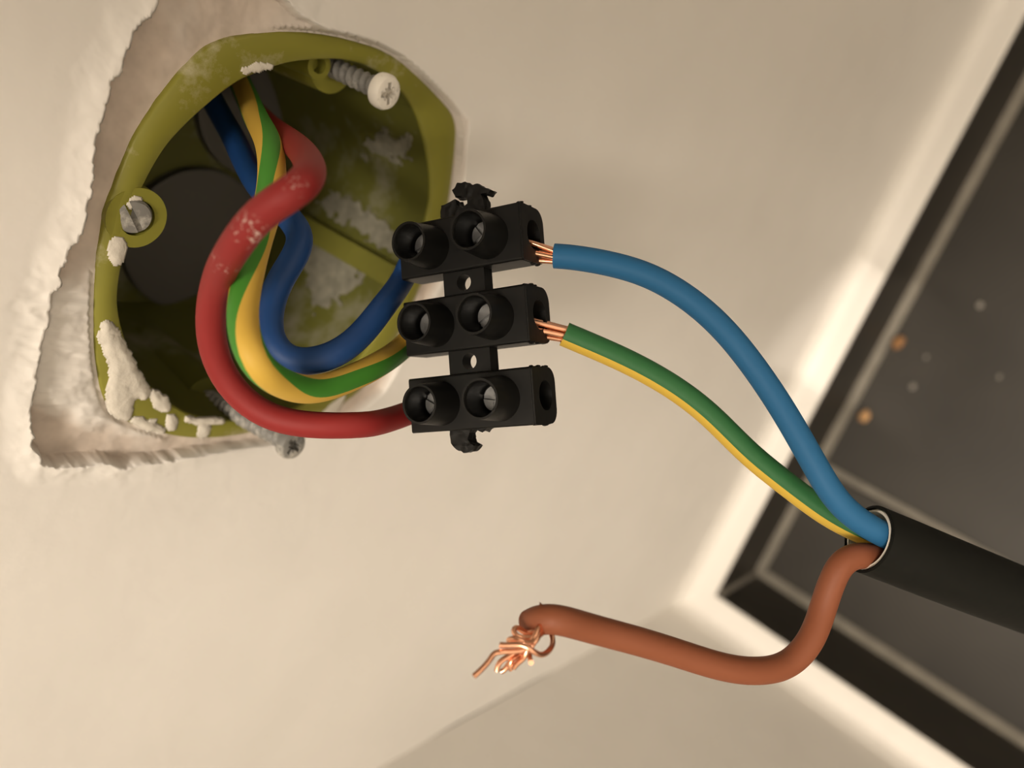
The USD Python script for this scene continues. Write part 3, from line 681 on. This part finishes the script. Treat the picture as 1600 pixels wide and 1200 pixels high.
obj('filler', lin_, FILLER, cb, smooth=40, label='white filler lining inside the cut end')
def mouth(dy, dz, d):
    v = W @ np.array([0.0, dy, dz]); v -= (v @ cT) * cT
    return ('b', c0 + cT * d + 0.00198 * v / np.linalg.norm(v))
OC = 0.0034
core_b = wire('core', [(866, 400, 109.5), (900, 403, 109.2), (960, 414, 109), (1020, 434, 108.5), (1080, 470, 108), (1135, 520, 107.5), (1190, 590, 107), (1235, 660, 106), (1278, 735, 105), (1320, 794, 105), mouth(-0.64, -0.77, 0.001), mouth(-0.64, -0.77, 0.0055), mouth(-0.64, -0.77, 0.009)],
              OC, BLUE_L, parent=cb, label='light blue core clamped in the top terminal')
core_y = wire('core', [(882, 522, 110), (915, 536, 110), (980, 565, 110), (1050, 604, 110), (1110, 650, 110), (1170, 708, 110), (1230, 757, 110), (1284, 797, 110), (1328, 822, 109.8), mouth(-0.3, 0.95, 0.003), mouth(-0.34, 0.94, 0.0065), mouth(-0.34, 0.94, 0.009)],
              OC, YG_R, parent=cb, label='yellow and dark green striped core clamped in the middle terminal',
              stripes=[-0.5] * 8 + [-0.48, -0.46, -0.45, -0.45])
core_n = wire('core', [(829, 975, 93.6), (844, 969, 92.2), (866, 968, 91.2), (920, 981, 93), (990, 1000, 95), (1060, 1021, 97), (1130, 1042, 99), (1185, 1048, 101), (1232, 1036, 103), (1266, 1000, 104), (1286, 950, 105), (1301, 907, 105), (1322, 876, 105.2), mouth(0.98, -0.17, 0.0015), mouth(0.98, -0.17, 0.0055), mouth(0.98, -0.17, 0.009)],
              OC, BROWN, parent=cb, label='brown core with its bare copper end hanging loose')
for a_, b_ in (((834, 961, 92.6), (815, 957, 92.6)), ((850, 956, 91.5), (843, 940, 91.5))):      # two torn points on the cut edge
    q0, q1 = at(*a_), at(*b_); obj('torn_point', place(trimesh.creation.cone(0.0006, np.linalg.norm(q1 - q0), sections=12), frame(q1 - q0), q0), BROWN, core_n, smooth=40)
def strand(parent, ctrl, d=0.00064, n=30, sides=12):
    pts = [at(*c[:3]) if len(c) == 3 else np.array(c[1]) for c in ctrl]
    p = spline(np.array(pts), n)
    V_, F_, N_, S_ = tube(p, d / 2, sides)
    return obj('copper_strand', (V_, F_), COPPER, parent, smooth=False, normals=N_)
def straight_strands(parent, tip, inside):
    a, b = tip, inside; T = (b - a) / np.linalg.norm(b - a); R = frame(T)
    for q in range(7):
        o = np.zeros(3) if q == 6 else 0.00082 * (R[:, 0] * math.cos(q * math.pi / 3 + 0.3) + R[:, 1] * math.sin(q * math.pi / 3 + 0.3))
        w = R[:, 0] * rng.uniform(-1, 1) * 0.00012 + R[:, 1] * rng.uniform(-1, 1) * 0.00012
        sp = 1.25 + 0.35 * rng.uniform()
        pts = np.array([a - T * 0.002 + o, a + o, a * 0.5 + b * 0.5 + o * sp + w, b + o * 1.35])
        V_, F_, N_, S_ = tube(spline(pts, 14), 0.00038, 12)
        obj('copper_strand', (V_, F_), COPPER, parent, smooth=False, normals=N_)
straight_strands(core_b, at(866, 400, 109.5), B(5.8, PITCH + 0.0 - 0.9, -3.9))
straight_strands(core_y, at(882, 522, 110), B(5.8, -0.8, -3.9))
def cr(x, y): return 720 + x / 8.889, 960 + y / 8.889
def loose(pts, z0, dz): 
    strand(core_n, [(*cr(x, y), 94.5 if q == 0 else z0 + d) for q, ((x, y), d) in enumerate(zip(pts, dz))], n=48)
loose([(1180, 180), (1010, 330), (880, 478), (700, 512), (560, 520), (475, 540), (410, 620), (310, 740), (180, 860)], 89, [1, 0, -0.2, -0.6, -0.9, -1, -1.4, -2, -2.6])
loose([(1190, 130), (1255, 260), (1275, 400), (1215, 510), (1120, 560), (1000, 510), (880, 440), (700, 425), (545, 422)], 88.2, [6.0, 5.0, 3.2, 1.2, 0, -0.8, -0.8, -0.4, 0])
loose([(1150, 170), (1070, 320), (1000, 395), (900, 390), (780, 345), (690, 345), (670, 370)], 88.6, [1.5, 0.4, 0, 0.3, 0.3, 0.6, 1.2])
loose([(1120, 150), (1010, 315), (870, 322), (765, 285), (738, 215), (780, 185), (860, 232), (960, 245), (1080, 150)], 89.6, [1, 0, 0, 0, 0.4, 0.8, 1.2, 1.5, 1.5])
loose([(1120, 170), (980, 380), (930, 470), (880, 590), (800, 670), (725, 755)], 90.2, [0.5, 0, 0, 0, -0.3, -0.6])
loose([(1090, 190), (900, 420), (760, 520), (650, 590), (560, 650), (500, 790)], 90.4, [0.5, 0, 0, -0.2, -0.4, -0.6])
loose([(1100, 160), (900, 440), (790, 560), (700, 640), (630, 740), (560, 795)], 91.4, [0.3, 0, 0, -0.2, -0.4, -0.4])
loose([(1130, 160), (1000, 420), (955, 520), (960, 610), (975, 670)], 91.8, [0.5, 0, 0, -0.6, -1.5])
loose([(1110, 150), (880, 480), (800, 580), (740, 610), (690, 680), (700, 765)], 91.0, [0.5, 0, -0.2, -0.5, -0.6, -0.4])

# ------------------------------------------------------------------ crumbs on the floor
def crumb(name, px, py, r, mat, label, cat, seed):
    p = on_plane(px, py, 2, r * 0.6)
    m = trimesh.creation.icosphere(2, 1.0); v = m.vertices * (0.65 + 0.7 * meshkit.noise(m.vertices * 1.6 + seed, seed))[:, None]
    v *= np.array([r, r * 0.85, r * 0.7]); v[:, 2] -= v[:, 2].min()
    obj(name, trimesh.Trimesh(v + [p[0], p[1], 0.0], m.faces), mat, smooth=True, label=label, cat=cat)
CRUMB = simple('grey_crumb', (0.26, 0.24, 0.21), 0.9, vary=0.2, vscale=500)
OCHRE_D = simple('dull_ochre_crumb', (0.26, 0.13, 0.05), 0.9, vary=0.2, vscale=500)
OCHRE = simple('ochre_crumb', (0.50, 0.29, 0.13), 0.9, vary=0.2, vscale=500)
crumb('crumb', 1350, 650, 0.0032, OCHRE, 'bright ochre crumb on the floor tile, the nearer one to the cable end', 'crumb', 1)
crumb('crumb', 1403, 535, 0.0034, OCHRE_D, 'dull ochre crumb on the floor tile, beside the skirting joint', 'crumb', 2)
crumb('plaster_crumb', 1426, 604, 0.0016, CRUMB, 'tiny pale plaster crumb between the two ochre crumbs and the picture edge', 'crumb', 3)
crumb('plaster_crumb', 1531, 477, 0.0016, CRUMB, 'tiny pale plaster crumb on the darker part of the tile, uppermost crumb', 'crumb', 4)
crumb('plaster_crumb', 1447, 558, 0.0010, CRUMB, 'faint plaster speck right of the dull ochre crumb', 'crumb', 5)
crumb('plaster_crumb', 1561, 589, 0.0011, CRUMB, 'faint plaster speck nearest the right edge of the picture', 'crumb', 6)
